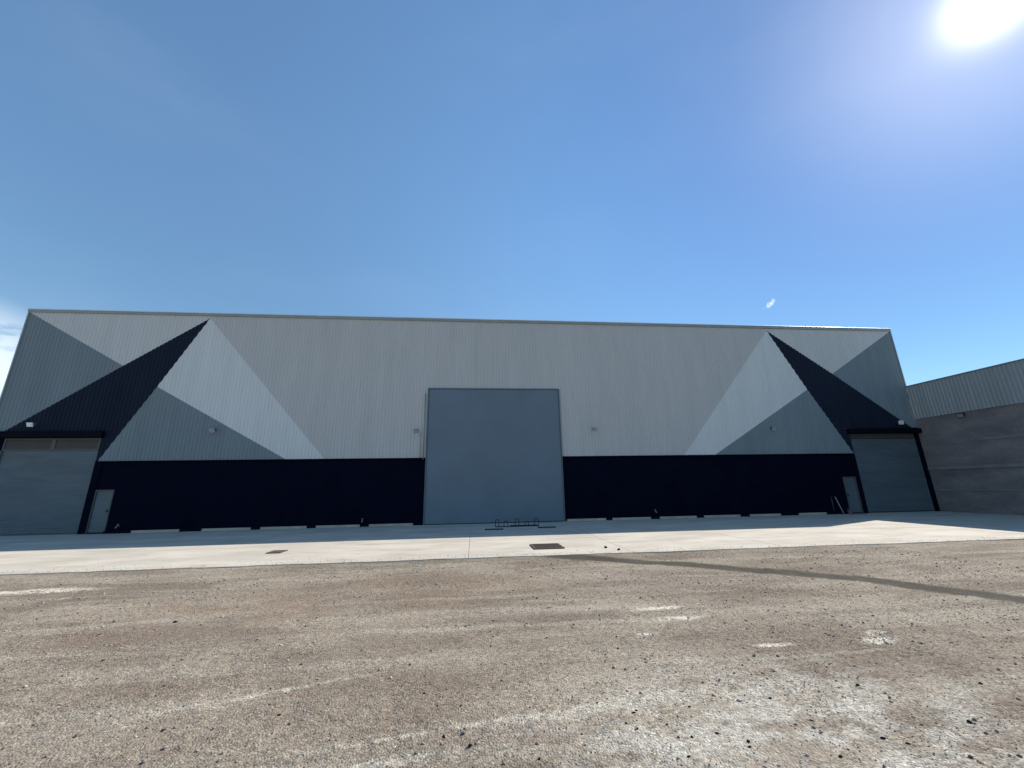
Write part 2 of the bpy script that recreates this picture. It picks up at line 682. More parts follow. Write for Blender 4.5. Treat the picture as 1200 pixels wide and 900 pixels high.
    # smoother darker strip, mixed into the ground colour
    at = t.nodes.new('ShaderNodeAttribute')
    at.attribute_name = 'dark_strip'
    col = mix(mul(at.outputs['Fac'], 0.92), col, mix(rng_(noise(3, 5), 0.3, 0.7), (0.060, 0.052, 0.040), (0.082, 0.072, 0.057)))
    # grain
    vor = t.nodes.new('ShaderNodeTexVoronoi')
    vor.inputs['Scale'].default_value = 55
    L(P, vor.inputs['Vector'])
    sp = t.nodes.new('ShaderNodeSeparateColor')
    L(vor.outputs['Color'], sp.inputs[0])
    ng = rng_(noise(26, 6, 0.75), 0.32, 0.68, 0.64, 1.36, False)
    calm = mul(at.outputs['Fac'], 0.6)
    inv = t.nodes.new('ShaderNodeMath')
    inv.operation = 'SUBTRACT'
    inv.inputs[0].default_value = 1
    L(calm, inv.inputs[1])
    cb = t.nodes.new('ShaderNodeCombineXYZ')
    for k in range(3):
        L(ng, cb.inputs[k])
    col = mix(inv.outputs[0], col, mix(1.0, col, cb.outputs[0], 'MULTIPLY'))
    pk = rng_(sp.outputs[0], 0.0, 1.0, 0.60, 1.40, False)
    cb2 = t.nodes.new('ShaderNodeCombineXYZ')
    for k in range(3):
        L(pk, cb2.inputs[k])
    col = mix(mul(inv.outputs[0], rng_(noise(1.1, 4), 0.3, 0.6, 0.35, 1.0)), col, mix(1.0, col, cb2.outputs[0], 'MULTIPLY'))
    dk = rng_(noise(11, 3, 0.5), 0.66, 0.72)
    col = mix(mul(dk, 0.5), col, (0.07, 0.06, 0.05))
    L(col, b.inputs['Base Color'])
    bp = t.nodes.new('ShaderNodeBump')
    bp.inputs['Strength'].default_value = 0.6
    bp.inputs['Distance'].default_value = 0.045
    ad = t.nodes.new('ShaderNodeMath')
    ad.operation = 'MULTIPLY_ADD'
    L(vor.outputs['Distance'], ad.inputs[0])
    ad.inputs[1].default_value = -0.5
    L(noise(14, 7, 0.7), ad.inputs[2])
    L(ad.outputs[0], bp.inputs['Height'])
    L(bp.outputs[0], b.inputs['Normal'])
    return M


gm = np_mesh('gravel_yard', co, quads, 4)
a = gm.attributes.new('dark_strip', 'FLOAT', 'POINT')
a.data.foreach_set('value', dark_strip.astype(np.float32).ravel())
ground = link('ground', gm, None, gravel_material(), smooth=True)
tag(ground, 'dusty tan gravel yard with a smooth darker strip crossing it', kind='structure')

# ------------------------------------------------------------------ loose gravel (stuff)
N = 130000
r_ = np.sqrt(rng.random(N)) * 1.0
px = rng.uniform(-9, 12, N)
py = 2.4 + 8.9 * rng.random(N) ** 1.9
sel = np.abs(px - 0.5) < py * 1.45 + 0.6
px, py = px[sel], py[sel]
dens = vnoise(px * 0.9, py * 1.6, 77) * 0.6 + vnoise(px * 3, py * 3, 78) * 0.4
keep = (dens > rng.random(len(px)) * 0.8) & (strip_dist(px, py) > 0.35)
px, py = px[keep], py[keep]
n = len(px)
size = 0.0025 + 0.0045 * rng.random(n) ** 2.5 + 0.009 * (rng.random(n) > 0.985)
size = size * (1 + 0.10 * py)
octa = np.array([(1, 0, 0), (-1, 0, 0), (0, 1, 0), (0, -1, 0), (0, 0, 1), (0, 0, -1)], float)
of = np.array([(0, 2, 4), (2, 1, 4), (1, 3, 4), (3, 0, 4), (2, 0, 5), (1, 2, 5), (3, 1, 5), (0, 3, 5)])
ang = rng.uniform(0, 2 * np.pi, n)
jit = 1 + rng.uniform(-0.35, 0.35, (n, 6, 1))
loc = octa[None] * jit * np.stack([np.ones(n), rng.uniform(0.6, 1, n), rng.uniform(0.45, 0.85, n)], -1)[:, None, :]
c_, s_ = np.cos(ang)[:, None], np.sin(ang)[:, None]
X_ = loc[..., 0] * c_ - loc[..., 1] * s_
Y_ = loc[..., 0] * s_ + loc[..., 1] * c_
tilt = rng.uniform(-0.5, 0.5, n)[:, None]
Z_ = loc[..., 2] + tilt * loc[..., 0] * 0.5
pz_ = ground_h(px, py) + size * 0.25
vc = np.stack([px[:, None] + X_ * size[:, None], py[:, None] + Y_ * size[:, None], pz_[:, None] + Z_ * size[:, None]], -1).reshape(-1, 3)
fc = (of[None] + (np.arange(n) * 6)[:, None, None]).reshape(-1, 3)
pm = np_mesh('loose_gravel', vc, fc, 3)
shade = np.repeat(rng.random(n), 6).astype(np.float32)
a = pm.attributes.new('shade', 'FLOAT', 'POINT')
a.data.foreach_set('value', shade)
PMt = bpy.data.materials.new('pebble')
PMt.use_nodes = True
t_ = PMt.node_tree
at_ = t_.nodes.new('ShaderNodeAttribute')
at_.attribute_name = 'shade'
rp = t_.nodes.new('ShaderNodeValToRGB')
e = rp.color_ramp.elements
e[0].color = (0.13, 0.108, 0.085, 1)
e[1].color = (0.50, 0.46, 0.40, 1)
for p_, c_2 in ((0.25, (0.19, 0.16, 0.125, 1)), (0.6, (0.26, 0.23, 0.19, 1)), (0.9, (0.34, 0.30, 0.25, 1))):
    el = rp.color_ramp.elements.new(p_)
    el.color = c_2
t_.links.new(at_.outputs['Fac'], rp.inputs[0])
t_.links.new(rp.outputs[0], t_.nodes['Principled BSDF'].inputs['Base Color'])
t_.nodes['Principled BSDF'].inputs['Roughness'].default_value = 0.9
lg = link('loose_gravel', pm, None, PMt)
tag(lg, 'loose crushed gravel scattered over the yard in the foreground', 'gravel', kind='stuff')

# dark clods and pale chips lying on the gravel
bm = bmesh.new()
bmesh.ops.create_icosphere(bm, subdivisions=2, radius=1)
for v in bm.verts:
    q = v.co.copy()
    f = 1 + 0.55 * (vnoise(np.array([q.x * 1.8 + 9]), np.array([q.y * 1.8 + q.z * 2.3 + 4]), 2)[0] - 0.5) \
        + 0.3 * (vnoise(np.array([q.x * 5 + 3]), np.array([q.y * 5 + q.z * 4]), 8)[0] - 0.5)
    v.co = Vector((q.x * f * 1.15, q.y * f * 0.85, q.z * f * 0.6))
clod_me = bpy.data.meshes.new('clod')
bm.to_mesh(clod_me)
bm.free()
clod_me.materials.append(MAT['clod'])


def ground_at(u, v):
    """Photo pixel (1200 wide) to a point on the yard."""
    d = rr * ((u - 600) / 457.0) - uu * ((v - 450) / 457.0) + fw
    k = (GZ - CAM.z) / d.z
    return CAM.x + d.x * k, CAM.y + d.y * k


# positions surveyed from the photograph
clods = [(746, 833, 6), (743, 837, 7), (551, 878, 7), (734, 850, 5), (520, 867, 6), (497, 813, 5), (719, 782, 4.5),
         (756, 773, 4), (808, 828, 5), (902, 815, 5), (877, 870, 6), (878, 877, 5), (811, 864, 5), (632, 891, 7),
         (951, 844, 4.5), (933, 849, 4), (782, 849, 4.5), (747, 857, 4.5), (735, 812, 4), (205, 730, 6), (116, 744, 4),
         (317, 806, 4.5), (327, 839, 5), (190, 858, 5), (121, 775, 4), (985, 887, 5), (1005, 802, 5), (860, 788, 4),
         (795, 865, 4), (682, 862, 4), (911, 768, 4), (1150, 802, 5), (1137, 848, 6), (641, 746, 3.5), (540, 830, 4),
         (840, 857, 4.5), (1035, 865, 5), (1064, 872, 5), (807, 889, 5), (870, 779, 4), (700, 826, 4)]
first = None
for k, (u, v, s_px) in enumerate(clods):
    x, y = ground_at(u, v)
    dist = math.hypot(math.hypot(x, y), CAM.z)
    s = s_px * 0.5 * dist / 457 * 0.52
    o = bpy.data.objects.new('clod', clod_me)
    COL.objects.link(o)
    o.location = (x, y, float(ground_h(np.array([x]), np.array([y]))[0]) + s * 0.08)
    o.rotation_euler = (random.uniform(-0.4, 0.4), random.uniform(-0.4, 0.4), random.uniform(0, 6.28))
    o.scale = (s * random.uniform(0.8, 1.3), s * random.uniform(0.7, 1.1), s * random.uniform(0.7, 1.2))
    lab = 'small dark clod of earth lying loose on the tan gravel'
    if k == 0:
        lab = 'farther of two dark clods touching each other on the gravel'
    elif k == 1:
        lab = 'nearer of two dark clods touching each other on the gravel'
    elif k == 19:
        lab = 'flat dark clod alone on the left side of the yard nearest the apron'
    tag(o, lab, 'clod', 'dark clods lying on the gravel yard')
for u, v, s, lab in ((710, 642, 0.05, 'tiny dark tuft of debris on the concrete edge right of the big grate'),
                     (725, 644.5, 0.045, 'tiny dark lump on the concrete edge, farther right of the big grate')):
    d_ = rr * ((u - 600) / 457.0) - uu * ((v - 450) / 457.0) + fw
    k_ = -CAM.z / d_.z
    o = bpy.data.objects.new('debris_lump', clod_me)
    COL.objects.link(o)
    o.location = (d_.x * k_, d_.y * k_, s * 0.3)
    o.scale = (s * 0.9, s * 0.6, s * 1.1)
    o.rotation_euler = (0.2, 0.3, u)
    tag(o, lab, 'debris', 'debris along the concrete edge')
# grit that has spilled over the edge of the concrete
n2 = 2600
ex = rng.uniform(-16, 18, n2)
ey = YK + 0.02 + np.abs(rng.normal(0, 0.28, n2)) + 0.1 * fbm(ex * 1.1, ex * 0 + 3.3, 4, 41)
es = 0.004 + 0.010 * rng.random(n2) ** 3
lc = octa[None] * (1 + rng.uniform(-0.35, 0.35, (n2, 6, 1))) * np.array([1, 0.8, 0.6])
vc = np.stack([ex[:, None] + lc[..., 0] * es[:, None], ey[:, None] + lc[..., 1] * es[:, None], lc[..., 2] * es[:, None] + es[:, None] * 0.3], -1).reshape(-1, 3)
fc = (of[None] + (np.arange(n2) * 6)[:, None, None]).reshape(-1, 3)
gmx = np_mesh('spilled_grit', vc, fc, 3)
a = gmx.attributes.new('shade', 'FLOAT', 'POINT')
a.data.foreach_set('value', np.repeat(0.25 + 0.6 * rng.random(n2), 6).astype(np.float32))
o = link('spilled_grit', gmx, None, PMt)
tag(o, 'grit spilled from the yard over the edge of the concrete', 'grit', kind='stuff')
# pale plaster chips in two small heaps (uncountable crumbs)
bm = bmesh.new()
for (cx, cy, rx, ry, cnt) in ((4.95, 4.95, 0.30, 0.13, 60), (5.15, 5.2, 0.24, 0.08, 40), (2.23, 5.58, 0.16, 0.05, 30), (2.6, 3.2, 1.3, 0.5, 70)):
    for _ in range(cnt):
        x, y = random.gauss(cx, rx * 0.5), random.gauss(cy, ry * 0.5)
        s = random.uniform(0.006, 0.016)
        z = float(ground_h(np.array([x]), np.array([y]))[0])
        a0 = random.uniform(0, 6.28)
        top = bm.verts.new((x, y, z + s * 0.7))
        ring = [bm.verts.new((x + s * random.uniform(0.7, 1.3) * math.cos(a0 + j * 1.257), y + s * random.uniform(0.7, 1.3) * math.sin(a0 + j * 1.257), z - 0.004)) for j in range(5)]
        for j in range(5):
            bm.faces.new((ring[j], ring[(j + 1) % 5], top))
o = finish('plaster_crumbs', bm, MAT['chip'])
tag(o, 'white crumbs of broken plaster strewn on the gravel', 'rubble', kind='stuff')


# ------------------------------------------------------------------ concrete apron
def concrete_material():
    M = mat('apron_concrete', (0.52, 0.47, 0.39), 0.9, var=0.12, scale=0.8, streak=(0.5, 1.2, 1), bump=0.25, bscale=25, fine=0.07)
    t = M.node_tree
    b = t.nodes['Principled BSDF']
    src = b.inputs['Base Color'].links[0].from_socket
    g_ = t.nodes.new('ShaderNodeNewGeometry')
    n = t.nodes.new('ShaderNodeTexNoise')
    mp_ = t.nodes.new('ShaderNodeMapping')
    mp_.inputs['Scale'].default_value = (0.5, 1.6, 1)
    t.links.new(g_.outputs['Position'], mp_.inputs[0])
    t.links.new(mp_.outputs[0], n.inputs[0])
    n.inputs['Scale'].default_value = 1.3
    n.inputs['Detail'].default_value = 9
    n.inputs['Roughness'].default_value = 0.7
    r = t.nodes.new('ShaderNodeMapRange')
    r.interpolation_type = 'SMOOTHSTEP'
    t.links.new(n.outputs[0], r.inputs[0])
    r.inputs[1].default_value, r.inputs[2].default_value = 0.50, 0.68
    r.inputs[4].default_value = 0.65
    mx = t.nodes.new('ShaderNodeMix')
    mx.data_type = 'RGBA'
    t.links.new(r.outputs[0], mx.inputs[0])
    t.links.new(src, mx.inputs[6])
    mx.inputs[7].default_value = (0.38, 0.315, 0.235, 1)
    t.links.new(mx.outputs[2], b.inputs['Base Color'])
    return M


CONC = concrete_material()
apron = empty('concrete_apron', (1.8, 16.5, 0), 'pale dusty concrete apron along the foot of the warehouse', kind='structure')
apron.location = (0, 0, 0)
o = boxes('bedding', [(-46, XR, YK + 0.06, D + 0.3, GZ - 0.3, -0.02)], mat('joint_dirt', (0.22, 0.19, 0.15), 0.95), apron)
# slabs: rows of 4.3 m bays, the front edge ragged
ys = [YK, 14.72, 18.2, D + 0.25]
xs = [-46 + 4.587 * k for k in range(17)]
for j in range(3):
    for k in range(16):
        x0, x1, y0, y1 = xs[k] + 0.006, xs[k + 1] - 0.006, ys[j] + 0.006, ys[j + 1] - 0.006
        bm = bmesh.new()
        dz = random.uniform(-0.003, 0.003)
        nseg = 26 if j == 0 else 1
        top, bot = [], []
        for q in range(nseg + 1):
            x = x0 + (x1 - x0) * q / nseg
            yy = y0
            if j == 0:
                yy = y0 + 0.22 * float(fbm(np.array([x * 1.1]), np.array([3.3]), 4, 41)[0]) + (0.02 * random.random())
            top.append(bm.verts.new((x, yy, dz - (0.006 if j == 0 else 0))))
            bot.append(bm.verts.new((x, yy - (0.025 if j == 0 else 0), GZ - 0.05)))
        tb = [bm.verts.new((x0 + (x1 - x0) * q / nseg, y1, dz)) for q in range(nseg + 1)]
        for q in range(nseg):
            bm.faces.new((top[q], top[q + 1], tb[q + 1], tb[q]))
            bm.faces.new((bot[q], bot[q + 1], top[q + 1], top[q]))
        b0, b1 = bm.verts.new((x0, y1, GZ)), bm.verts.new((x1, y1, GZ))
        bm.faces.new((bot[0], top[0], tb[0], b0))
        bm.faces.new((bot[-1], b1, tb[-1], top[-1]))
        bm.faces.new((b0, tb[0], *tb[1:], b1)) if nseg == 1 else bm.faces.new((b0, *tb, b1))
        finish('slab', bm, CONC, apron)

# ------------------------------------------------------------------ warehouse
wh = empty('warehouse', (0, 0, 0), 'long corrugated warehouse painted with grey, slate and navy triangles', 'warehouse')
ZT, ZD = 11.36, 3.42
tipL, inL, lowL = (-14.74, 11.23), (-16.70, 7.27), (-18.67, ZD)
apL, blL = (-18.6, 8.40), (-23.25, 4.94)
DrL, CrL = (-9.76, ZD), (-7.84, ZD)
tipR, inR, lowR = (18.6, 11.22), (20.55, 7.34), (22.66, ZD)
apR, blR = (22.5, 8.38), (27.02, 4.95)
DrR, CrR = (13.89, ZD), (12.02, ZD)
dx0, dx1, dz1 = -2.59, 4.87, 7.27


def front(u, z, d):
    return (u, D - 0.01 - d, z)


xl = tipL[0] + (lowL[0] - tipL[0]) * (tipL[1] - 4.94) / (tipL[1] - ZD)
xr = tipR[0] + (lowR[0] - tipR[0]) * (tipR[1] - 4.90) / (tipR[1] - ZD)
corrugated('cladding', [
    [(tipL[0], ZT), tipL, (xq, zq), (dx0, zq2), (dx0, ZT)] for xq, zq, zq2 in ((CrL[0], ZD, ZD),)] + [
    [(dx0, ZT), (dx0, dz1), (dx1, dz1), (dx1, ZT)],
    [(dx1, ZT), (dx1, ZD), CrR, tipR, (tipR[0], ZT)]],
    front, MAT['grey'], wh, 'warm grey cladding field round the tall middle door')
corrugated('cladding', [[(XL, ZT), (tipL[0], ZT), tipL, apL]], front, MAT['soft'], wh, 'soft grey triangle hanging from the roofline at the left corner')
corrugated('cladding', [[(XR, ZT), (tipR[0], ZT), tipR, apR]], front, MAT['soft'], wh, 'soft grey triangle hanging from the roofline at the right corner')
corrugated('cladding', [[(XL, ZT), apL, blL, (XL, 4.94)]], front, MAT['slate'], wh, 'slate triangle against the left corner above the shutter')
corrugated('cladding', [[(XR, ZT), apR, blR, (XR, 4.95)]], front, MAT['slate'], wh, 'slate triangle against the right corner above the shutter')
corrugated('cladding', [[tipL, inL, DrL, CrL]], front, MAT['pale'], wh, 'pale grey wedge falling right from the left navy tip')
corrugated('cladding', [[tipR, CrR, DrR, inR]], front, MAT['pale'], wh, 'pale grey wedge falling left from the right navy tip')
corrugated('cladding', [[inL, lowL, DrL]], front, MAT['slate'], wh, 'slate triangle standing on the dark base left of the middle door')
corrugated('cladding', [[inR, DrR, lowR]], front, MAT['slate'], wh, 'slate triangle standing on the dark base right of the middle door')
corrugated('cladding', [[tipL, apL, blL, (xl, 4.94), inL], [(-18.75, 4.94), (xl, 4.94), lowL, (-18.75, ZD)]], front, MAT['navy'], wh,
           'long navy spike rising right from the left shutter')
corrugated('cladding', [[tipR, inR, (xr, 4.90), blR, apR], [(22.70, 4.90), (xr, 4.90), lowR, (22.70, ZD)]], front, MAT['navy'], wh,
           'long navy spike rising left from the right shutter')
# roof cap: dull flashing with a bright upper lip
boxes('roof_cap', [(XL - 0.05, XR + 0.03, D - 0.09, D + 0.35, ZT, ZT + 0.13)], MAT['cap'], wh, 0.01)
boxes('cap_lip', [(XL - 0.07, XR + 0.05, D - 0.115, D + 0.37, ZT + 0.132, ZT + 0.185)], MAT['capb'], wh, 0.008)
for s_x in (XL - 0.035, XR - 0.03):
    boxes('corner_trim', [(s_x, s_x + 0.065, D - 0.075, D + 0.05, 4.96, ZT - 0.002)], MAT['cap'], wh)
# dark masonry base, cut round the doors
LD0, LD1, LZ = -23.22, -18.78, 4.58
RD0, RD1, RZ = 22.71, 27.07, 4.58
PL0, PL1, PLZ = -18.46, -17.62, 2.03
PR0, PR1, PRZ = 21.61, 22.43, 2.06
yb0, yb1 = D + 0.035, D + 0.25
boxes('base_wall', [
    (XL, LD0, yb0, yb1, 0, 4.966), (LD0 + 0.002, LD1 - 0.002, yb0 + 0.02, yb1, LZ + 0.004, 4.966), (RD0 + 0.002, RD1 - 0.002, yb0 + 0.02, yb1, RZ + 0.024, 4.966), (LD1, PL0, yb0 - 0.06, yb1, 0, ZD), (PL0, PL1, yb0, yb1, PLZ, ZD),
    (PL1, dx0, yb0, yb1, 0.02, ZD), (dx1, PR0, yb0, yb1, 0.02, ZD), (PR0, PR1, yb0, yb1, PRZ, ZD),
    (PR1, RD0, yb0 - 0.06, yb1, 0, ZD), (RD1, XR - 0.003, yb0 - 0.045, yb1, 0, 4.966)], MAT['base'], wh)
boxes('backing_wall', [(XL + 0.02, dx0, D + 0.04, D + 0.24, 4.97, ZT - 0.01), (dx0 + 0.003, dx1, D + 0.04, D + 0.24, dz1 + 0.02, ZT - 0.01),
                       (dx1 + 0.003, XR - 0.02, D + 0.04, D + 0.24, 4.97, ZT - 0.01), (LD1 + 0.003, dx0 - 0.003, D + 0.04, D + 0.24, ZD + 0.003, 4.967),
                       (dx1 + 0.006, RD0 - 0.003, D + 0.04, D + 0.24, ZD + 0.003, 4.967)], MAT['roof'], wh)
boxes('drip_flashing', [(-18.6, dx0, D - 0.065, D + 0.03, ZD - 0.035, ZD - 0.002), (dx1, 22.6, D - 0.065, D + 0.03, ZD - 0.035, ZD - 0.002)], MAT['black'], wh)
# side walls, back wall and low gabled roof
boxes('side_wall', [(XL + 0.01, XL + 0.25, D + 0.26, 60, GZ, 11.2)], MAT['slate'], wh)
boxes('side_wall', [(XR - 0.25, XR - 0.01, D + 0.26, 60, GZ, 11.2)], MAT['slate'], wh)
boxes('back_wall', [(XL + 0.01, XR - 0.01, 60.01, 60.25, GZ, 11.2)], MAT['slate'], wh)
bm = bmesh.new()
ym = 41
v = [bm.verts.new(p) for p in ((XL, D + 0.36, 11.21), (XR, D + 0.36, 11.21), (XR, ym, 11.9), (XL, ym, 11.9), (XR, 60.4, 11.21), (XL, 60.4, 11.21))]
bm.faces.new((v[0], v[1], v[2], v[3]))
bm.faces.new((v[3], v[2], v[4], v[5]))
finish('roof', bm, MAT['roof'], wh)

# plinth strips between dark pads
strips = [(-16.42, -14.22), (-13.25, -10.94), (-10.54, -8.31), (-7.9, -5.73), (-5.31, -3.09),
          (4.98, 7.12), (7.45, 9.63), (10.11, 12.26), (12.65, 14.83), (15.34, 17.26), (18.29, 20.06)]
for a_, b_ in strips:
    boxes('plinth', [(a_, b_, D - 0.05, D + 0.03, -0.01, 0.105)], MAT['plinth'], wh, 0.008)
gaps = [(-17.6, -16.42)] + [(strips[k][1], strips[k + 1][0]) for k in (0, 1, 2, 3)] + [(-3.09, dx0)] + \
       [(strips[k][1], strips[k + 1][0]) for k in (5, 6, 7, 8, 9)] + [(20.06, PR0)]
for a_, b_ in gaps:
    boxes('column_pad', [(a_ + 0.01, b_ - 0.01, D - 0.12, D + 0.03, -0.01, 0.12)], MAT['black'], wh, 0.008)

# middle door: one tall slab with a thin edge frame
md = boxes('door', [(dx0 + 0.07, dx1 - 0.07, D - 0.085, D + 0.06, 0.03, dz1 - 0.06)], MAT['door'], wh, 0.01)
md['label'] = 'tall flat slate blue middle door'
boxes('door_frame', [(dx0, dx0 + 0.068, D - 0.11, D + 0.05, 0, dz1), (dx1 - 0.068, dx1, D - 0.11, D + 0.05, 0, dz1),
                     (dx0 + 0.07, dx1 - 0.07, D - 0.11, D + 0.05, dz1 - 0.058, dz1)], mat('door_edge', (0.09, 0.125, 0.15), 0.5), md)
boxes('door_seal', [(dx0 + 0.07, dx1 - 0.07, D - 0.095, D + 0.05, 0.0, 0.028)], MAT['black'], md)
bm = bmesh.new()
tube(bm, [(dx0 - 0.13, D - 0.10, ZD - 0.1), (dx0 - 0.13, D - 0.10, dz1 - 0.3)], 0.025)
finish('conduit', bm, MAT['cap'], wh, smooth=True)
bm = bmesh.new()
tube(bm, [(dx0 - 0.30, D - 0.09, ZD), (dx0 - 0.30, D - 0.09, 4.75)], 0.018)
finish('conduit', bm, MAT['cap'], wh, smooth=True)


def curtain(name, x0, x1, z0, z1, y, material, parent, pitch=0.10, depth=0.010):
    """Roller-shutter curtain of curved interlocking slats (each narrower than 3 px in the photo)."""
    prof = [(0, 0), (0.15, 0.7), (0.4, 1), (0.65, 0.9), (0.88, 0.35), (0.94, -0.2)]
    pts = []
    nn = int(round((z1 - z0) / pitch))
    p = (z1 - z0) / nn
    for k in range(nn):
        for t, d in prof:
            pts.append((z0 + (k + t) * p, y - d * depth))
    pts.append((z1, y))
    me = bpy.data.meshes.new(name)
    vs = [(x, yy, z) for z, yy in pts for x in (x0, x1)]
    fs = [(2 * k, 2 * k + 1, 2 * k + 3, 2 * k + 2) for k in range(len(pts) - 1)]
    me.from_pydata(vs, [], fs)
    return link(name, me, parent, material)


# left shutter
lsh = curtain('shutter', LD0 + 0.06, LD1 - 0.03, 0.07, 3.98, D + 0.10, MAT['shutter'], wh)
lsh['label'] = 'slate roller shutter with two brown panels over it'
boxes('bottom_bar', [(LD0 + 0.06, LD1 - 0.03, D + 0.06, D + 0.13, 0.0, 0.068)], MAT['header_edge'], lsh, 0.006)
mid_x = -20.95
for x0, x1 in ((LD0 + 0.10, mid_x - 0.09), (mid_x + 0.09, LD1 - 0.12)):
    boxes('header_panel', [(x0, x1, D + 0.07, D + 0.13, 4.05, 4.50)], MAT['header'], lsh, 0.006)
boxes('header_frame', [(LD0 + 0.03, LD1, D + 0.04, D + 0.12, 4.503, LZ), (LD0 + 0.03, LD1, D + 0.05, D + 0.12, 3.983, 4.047),
                       (mid_x - 0.088, mid_x + 0.088, D + 0.045, D + 0.12, 4.05, 4.50), (LD1 - 0.117, LD1 - 0.003, D + 0.045, D + 0.12, 4.05, 4.50),
                       (LD0 + 0.033, LD0 + 0.097, D + 0.045, D + 0.12, 4.05, 4.50)], MAT['header_edge'], lsh)
boxes('guide_rail', [(LD0, LD0 + 0.055, D + 0.03, D + 0.14, 0, 3.98)], MAT['header_edge'], lsh)
boxes('guide_rail', [(LD1 - 0.028, LD1, D + 0.03, D + 0.14, 0, 3.98)], MAT['header_edge'], lsh)
boxes('canopy', [(-23.62, -18.62, D - 0.26, D + 0.05, LZ + 0.02, 4.90)], MAT['black'], wh, 0.01)
# right shutter
rsh = curtain('shutter', RD0 + 0.05, RD1 - 0.05, 0.07, 4.30, D + 0.10, MAT['shutter'], wh)
rsh['label'] = 'slate roller shutter in the inner corner beside the lower wing'
boxes('bottom_bar', [(RD0 + 0.05, RD1 - 0.05, D + 0.06, D + 0.13, 0.0, 0.068)], MAT['header'], rsh, 0.006)
boxes('shutter_box', [(RD0 + 0.01, RD1 - 0.01, D + 0.02, D + 0.14, 4.303, RZ + 0.02)], MAT['header'], rsh, 0.008)
boxes('guide_rail', [(RD0, RD0 + 0.048, D + 0.03, D + 0.14, 0, 4.30)], MAT['shutter'], rsh)
boxes('guide_rail', [(RD1 - 0.048, RD1, D + 0.03, D + 0.14, 0, 4.30)], MAT['shutter'], rsh)
boxes('canopy', [(22.55, XR - 0.004, D - 0.26, D + 0.05, RZ + 0.03, 4.88)], MAT['black'], wh, 0.01)


# pedestrian doors
def ped(x0, x1, z, hinge_left, label):
    d = boxes('side_door', [(x0 + 0.05, x1 - 0.05, D + 0.05, D + 0.10, 0.05, z - 0.05)], MAT['shutter'], wh, 0.006)
    d['label'] = label
    boxes('frame', [(x0, x0 + 0.047, D + 0.0, D + 0.12, 0, z), (x1 - 0.047, x1, D + 0.0, D + 0.12, 0, z),
                    (x0 + 0.05, x1 - 0.05, D + 0.0, D + 0.12, z - 0.047, z)], MAT['header_edge'], d)
    boxes('threshold', [(x0 + 0.05, x1 - 0.05, D - 0.02, D + 0.12, 0.0, 0.045)], MAT['black'], d)
    hx = x1 - 0.14 if hinge_left else x0 + 0.10
    boxes('handle', [(hx, hx + 0.03, D + 0.0, D + 0.05, 0.98, 1.10), (hx - 0.06, hx + 0.05, D - 0.03, D - 0.001, 1.03, 1.055)], MAT['lampd'], d, 0.003)
    for zz in (0.3, 1.0, 1.65):
        boxes('hinge', [((x0 + 0.03) if hinge_left else (x1 - 0.05), (x0 + 0.05) if hinge_left else (x1 - 0.03), D - 0.012, D + 0.0, zz, zz + 0.09)], MAT['header_edge'], d)


ped(PL0, PL1, PLZ, True, 'narrow slate door beside the left shutter')
ped(PR0, PR1, PRZ, False, 'narrow slate door beside the right shutter')


# ------------------------------------------------------------------ wall lamps
def wall_lamp(x, z, body, lens_m, label, size=1.0, y=D, tip=0.5):
    r = empty('wall_lamp', (x, y - 0.05, z), label, 'lamp', 'floodlights on the warehouse front')
    boxes('back_plate', [(-0.06, 0.06, -0.012, 0.0, -0.06, 0.06)], MAT['lampd'], r, 0.003)
    bm = bmesh.new()
    tube(bm, [(0, -0.01, 0), (0, -0.12, 0.01), (0, -0.18, -0.03)], 0.018, 6)
    finish('arm', bm, MAT['lampd'], r, smooth=True)
    # housing: tapered box tilted down
    bm = bmesh.new()
    w, h, d = 0.13 * size, 0.10 * size, 0.09 * size
    vs = []
    for yy, k in ((0.0, 0.62), (-d, 1.0)):
        for zz in (-1, 1):
            for xx in (-1, 1):
                vs.append(bm.verts.new((xx * w * k, yy, zz * h * k)))
    for f in ((0, 1, 3, 2), (4, 6, 7, 5), (0, 4, 5, 1), (2, 3, 7, 6), (0, 2, 6, 4), (1, 5, 7, 3)):
        bm.faces.new([vs[i] for i in f])
    bmesh.ops.recalc_face_normals(bm, faces=bm.faces)
    hs = finish('housing', bm, body, r, 0.006)
    hs.location = (0, -0.16, -0.03)
    hs.rotation_euler = (tip, 0, 0)
    ls = boxes('glass', [(-w * 0.86, w * 0.86, -d - 0.008, -d - 0.001, -h * 0.82, h * 0.82)], lens_m, hs, 0.002)
    bm = bmesh.new()
    for q in range(-2, 3):
        box(bm, q * w * 0.22 - 0.006, q * w * 0.22 + 0.006, 0.0, 0.022, -h * 0.5, h * 0.5)
    finish('cooling_fin', bm, body, hs)
    return r


wall_lamp(-21.93, 5.28, MAT['white'], MAT['white'], 'white floodlight on the navy wall over the left shutter', 1.1, tip=0.35)
wall_lamp(-13.43, 4.97, MAT['lampg'], MAT['lens'], 'grey floodlight on the slate triangle left of the middle door', 1.15)
wall_lamp(-3.12, 4.90, MAT['lampd'], MAT['lens'], 'dark floodlight close to the left edge of the middle door', 1.0)
wall_lamp(6.75, 4.96, MAT['lampg'], MAT['lens'], 'grey floodlight on the grey cladding right of the middle door', 1.0)
wall_lamp(17.62, 4.93, MAT['lampg'], MAT['lens'], 'grey floodlight on the slate triangle right of the middle door', 1.0)
wall_lamp(26.05, 5.28, MAT['white'], MAT['white'], 'white floodlight on the navy wall over the right shutter', 1.25, tip=0.2)


